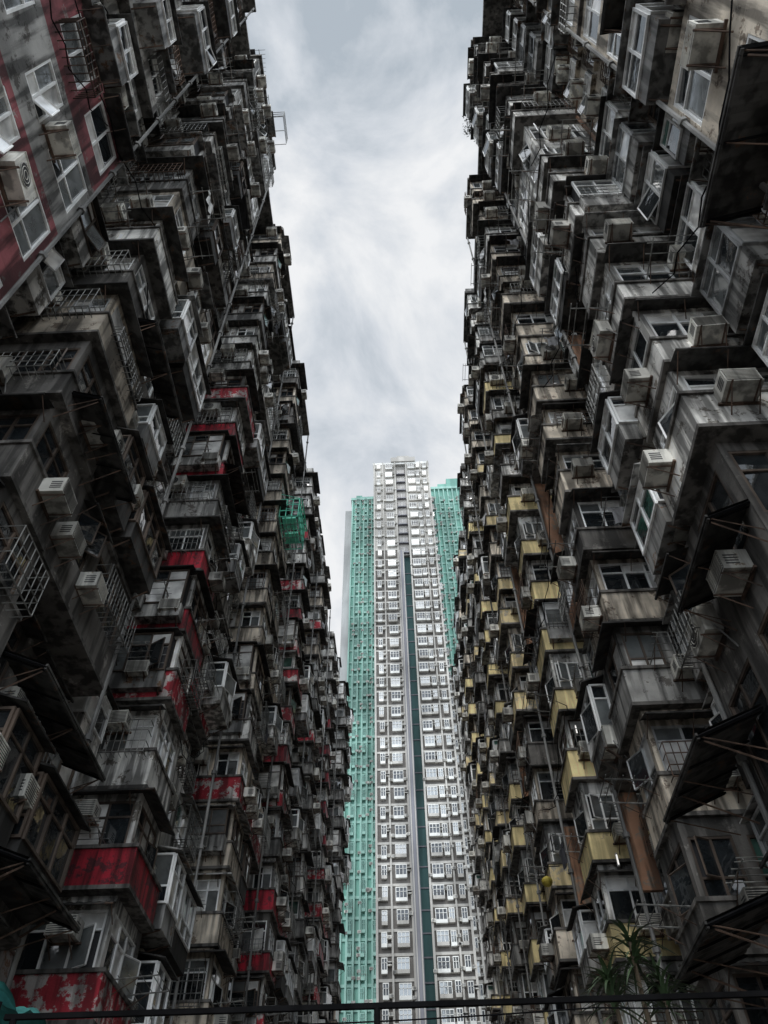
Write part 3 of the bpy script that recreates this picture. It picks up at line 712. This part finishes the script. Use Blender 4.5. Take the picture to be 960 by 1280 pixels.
for hd in heads:
    for i in range(66):
        az=r.uniform(0,6.28); up=r.uniform(-.3,1.3); l=r.uniform(.38,.64); c=hd+Vector((0,0,r.uniform(-.35,.1)))
        d=Vector((math.cos(az)*math.cos(up),math.sin(az)*math.cos(up),math.sin(up))); sd=Vector((-math.sin(az),math.cos(az),0)); pr=None
        for k in range(6):
            tt=k/5; w=.026*(1-tt)**.6*(.5+min(1,tt*4)*.5)+.001; cc=c+d*l*tt+Vector((0,0,-.42*l*tt*tt))
            cur=(cc-sd*w,cc+sd*w)
            if pr: lf.quad([pr[0],pr[1],cur[1],cur[0]],'leaf')
            pr=cur
obj('leaves',lf,e); tag(e,'tall spiky leaved potted plant silhouetted at the bottom right','potted plant')
# ------------------------------------------------------------------ world, sun, camera
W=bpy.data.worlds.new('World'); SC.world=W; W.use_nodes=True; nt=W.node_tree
bg=nt.nodes['Background']
sky=nt.nodes.new('ShaderNodeTexSky'); sky.sky_type='NISHITA'; sky.sun_disc=False; sky.sun_elevation=math.radians(58); sky.sun_rotation=math.radians(190)
tc=nt.nodes.new('ShaderNodeTexCoord')
n1=nt.nodes.new('ShaderNodeTexNoise'); n1.inputs['Scale'].default_value=4.6; n1.inputs['Detail'].default_value=8; n1.inputs['Roughness'].default_value=.58; n1.inputs['Distortion'].default_value=.35
link(nt,tc.outputs['Generated'],n1.inputs['Vector'])
sep=nt.nodes.new('ShaderNodeSeparateXYZ'); link(nt,tc.outputs['Generated'],sep.inputs[0])
gr=mrange(nt,sep.outputs['Y'],.12,.5,-.07,.10)
ad=nt.nodes.new('ShaderNodeMath'); ad.operation='ADD'; link(nt,n1.outputs['Fac'],ad.inputs[0]); link(nt,gr,ad.inputs[1])
cr=nt.nodes.new('ShaderNodeValToRGB'); link(nt,ad.outputs[0],cr.inputs[0])
cr.color_ramp.elements[0].position=.38; cr.color_ramp.elements[0].color=(.46,.52,.58,1)
cr.color_ramp.elements[1].position=.66; cr.color_ramp.elements[1].color=(.93,.94,.95,1)
el=cr.color_ramp.elements.new(.51); el.color=(.69,.73,.78,1)
sv=nt.nodes.new('ShaderNodeVectorMath'); sv.operation='SCALE'; sv.inputs['Scale'].default_value=.1; link(nt,sky.outputs[0],sv.inputs[0])
mx=nt.nodes.new('ShaderNodeMix'); mx.data_type='RGBA'; mx.inputs['Factor'].default_value=.06
link(nt,cr.outputs[0],mx.inputs['A']); link(nt,sv.outputs[0],mx.inputs['B'])
# unseen sky behind the camera is brightened, added as fill for camera-facing walls
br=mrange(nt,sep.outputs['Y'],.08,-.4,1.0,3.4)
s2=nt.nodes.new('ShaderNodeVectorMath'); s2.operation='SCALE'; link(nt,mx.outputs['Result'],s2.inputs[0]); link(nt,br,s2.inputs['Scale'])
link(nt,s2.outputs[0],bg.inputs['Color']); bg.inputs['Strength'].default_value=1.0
sd=bpy.data.lights.new('sun','SUN'); sd.energy=1.5; sd.angle=math.radians(30); sd.color=(1,.96,.90)
so=bpy.data.objects.new('sun',sd); COL.objects.link(so)
dirv=Vector((.14,.58,-1.0)); so.rotation_euler=dirv.to_track_quat('-Z','Y').to_euler(); so.location=(0,0,90)
cd=bpy.data.cameras.new('camera'); co=bpy.data.objects.new('camera',cd); COL.objects.link(co); SC.camera=co
rot=Matrix((Xc,Dc,Zc)); co.matrix_world=Matrix.Translation((0,0,CAMZ))@rot.to_4x4()
cd.sensor_fit='VERTICAL'; cd.sensor_height=36; cd.lens=36*FPX/1280; cd.clip_start=.05; cd.clip_end=3000
SC.view_settings.view_transform='Standard'; SC.view_settings.look='None'; SC.view_settings.exposure=0
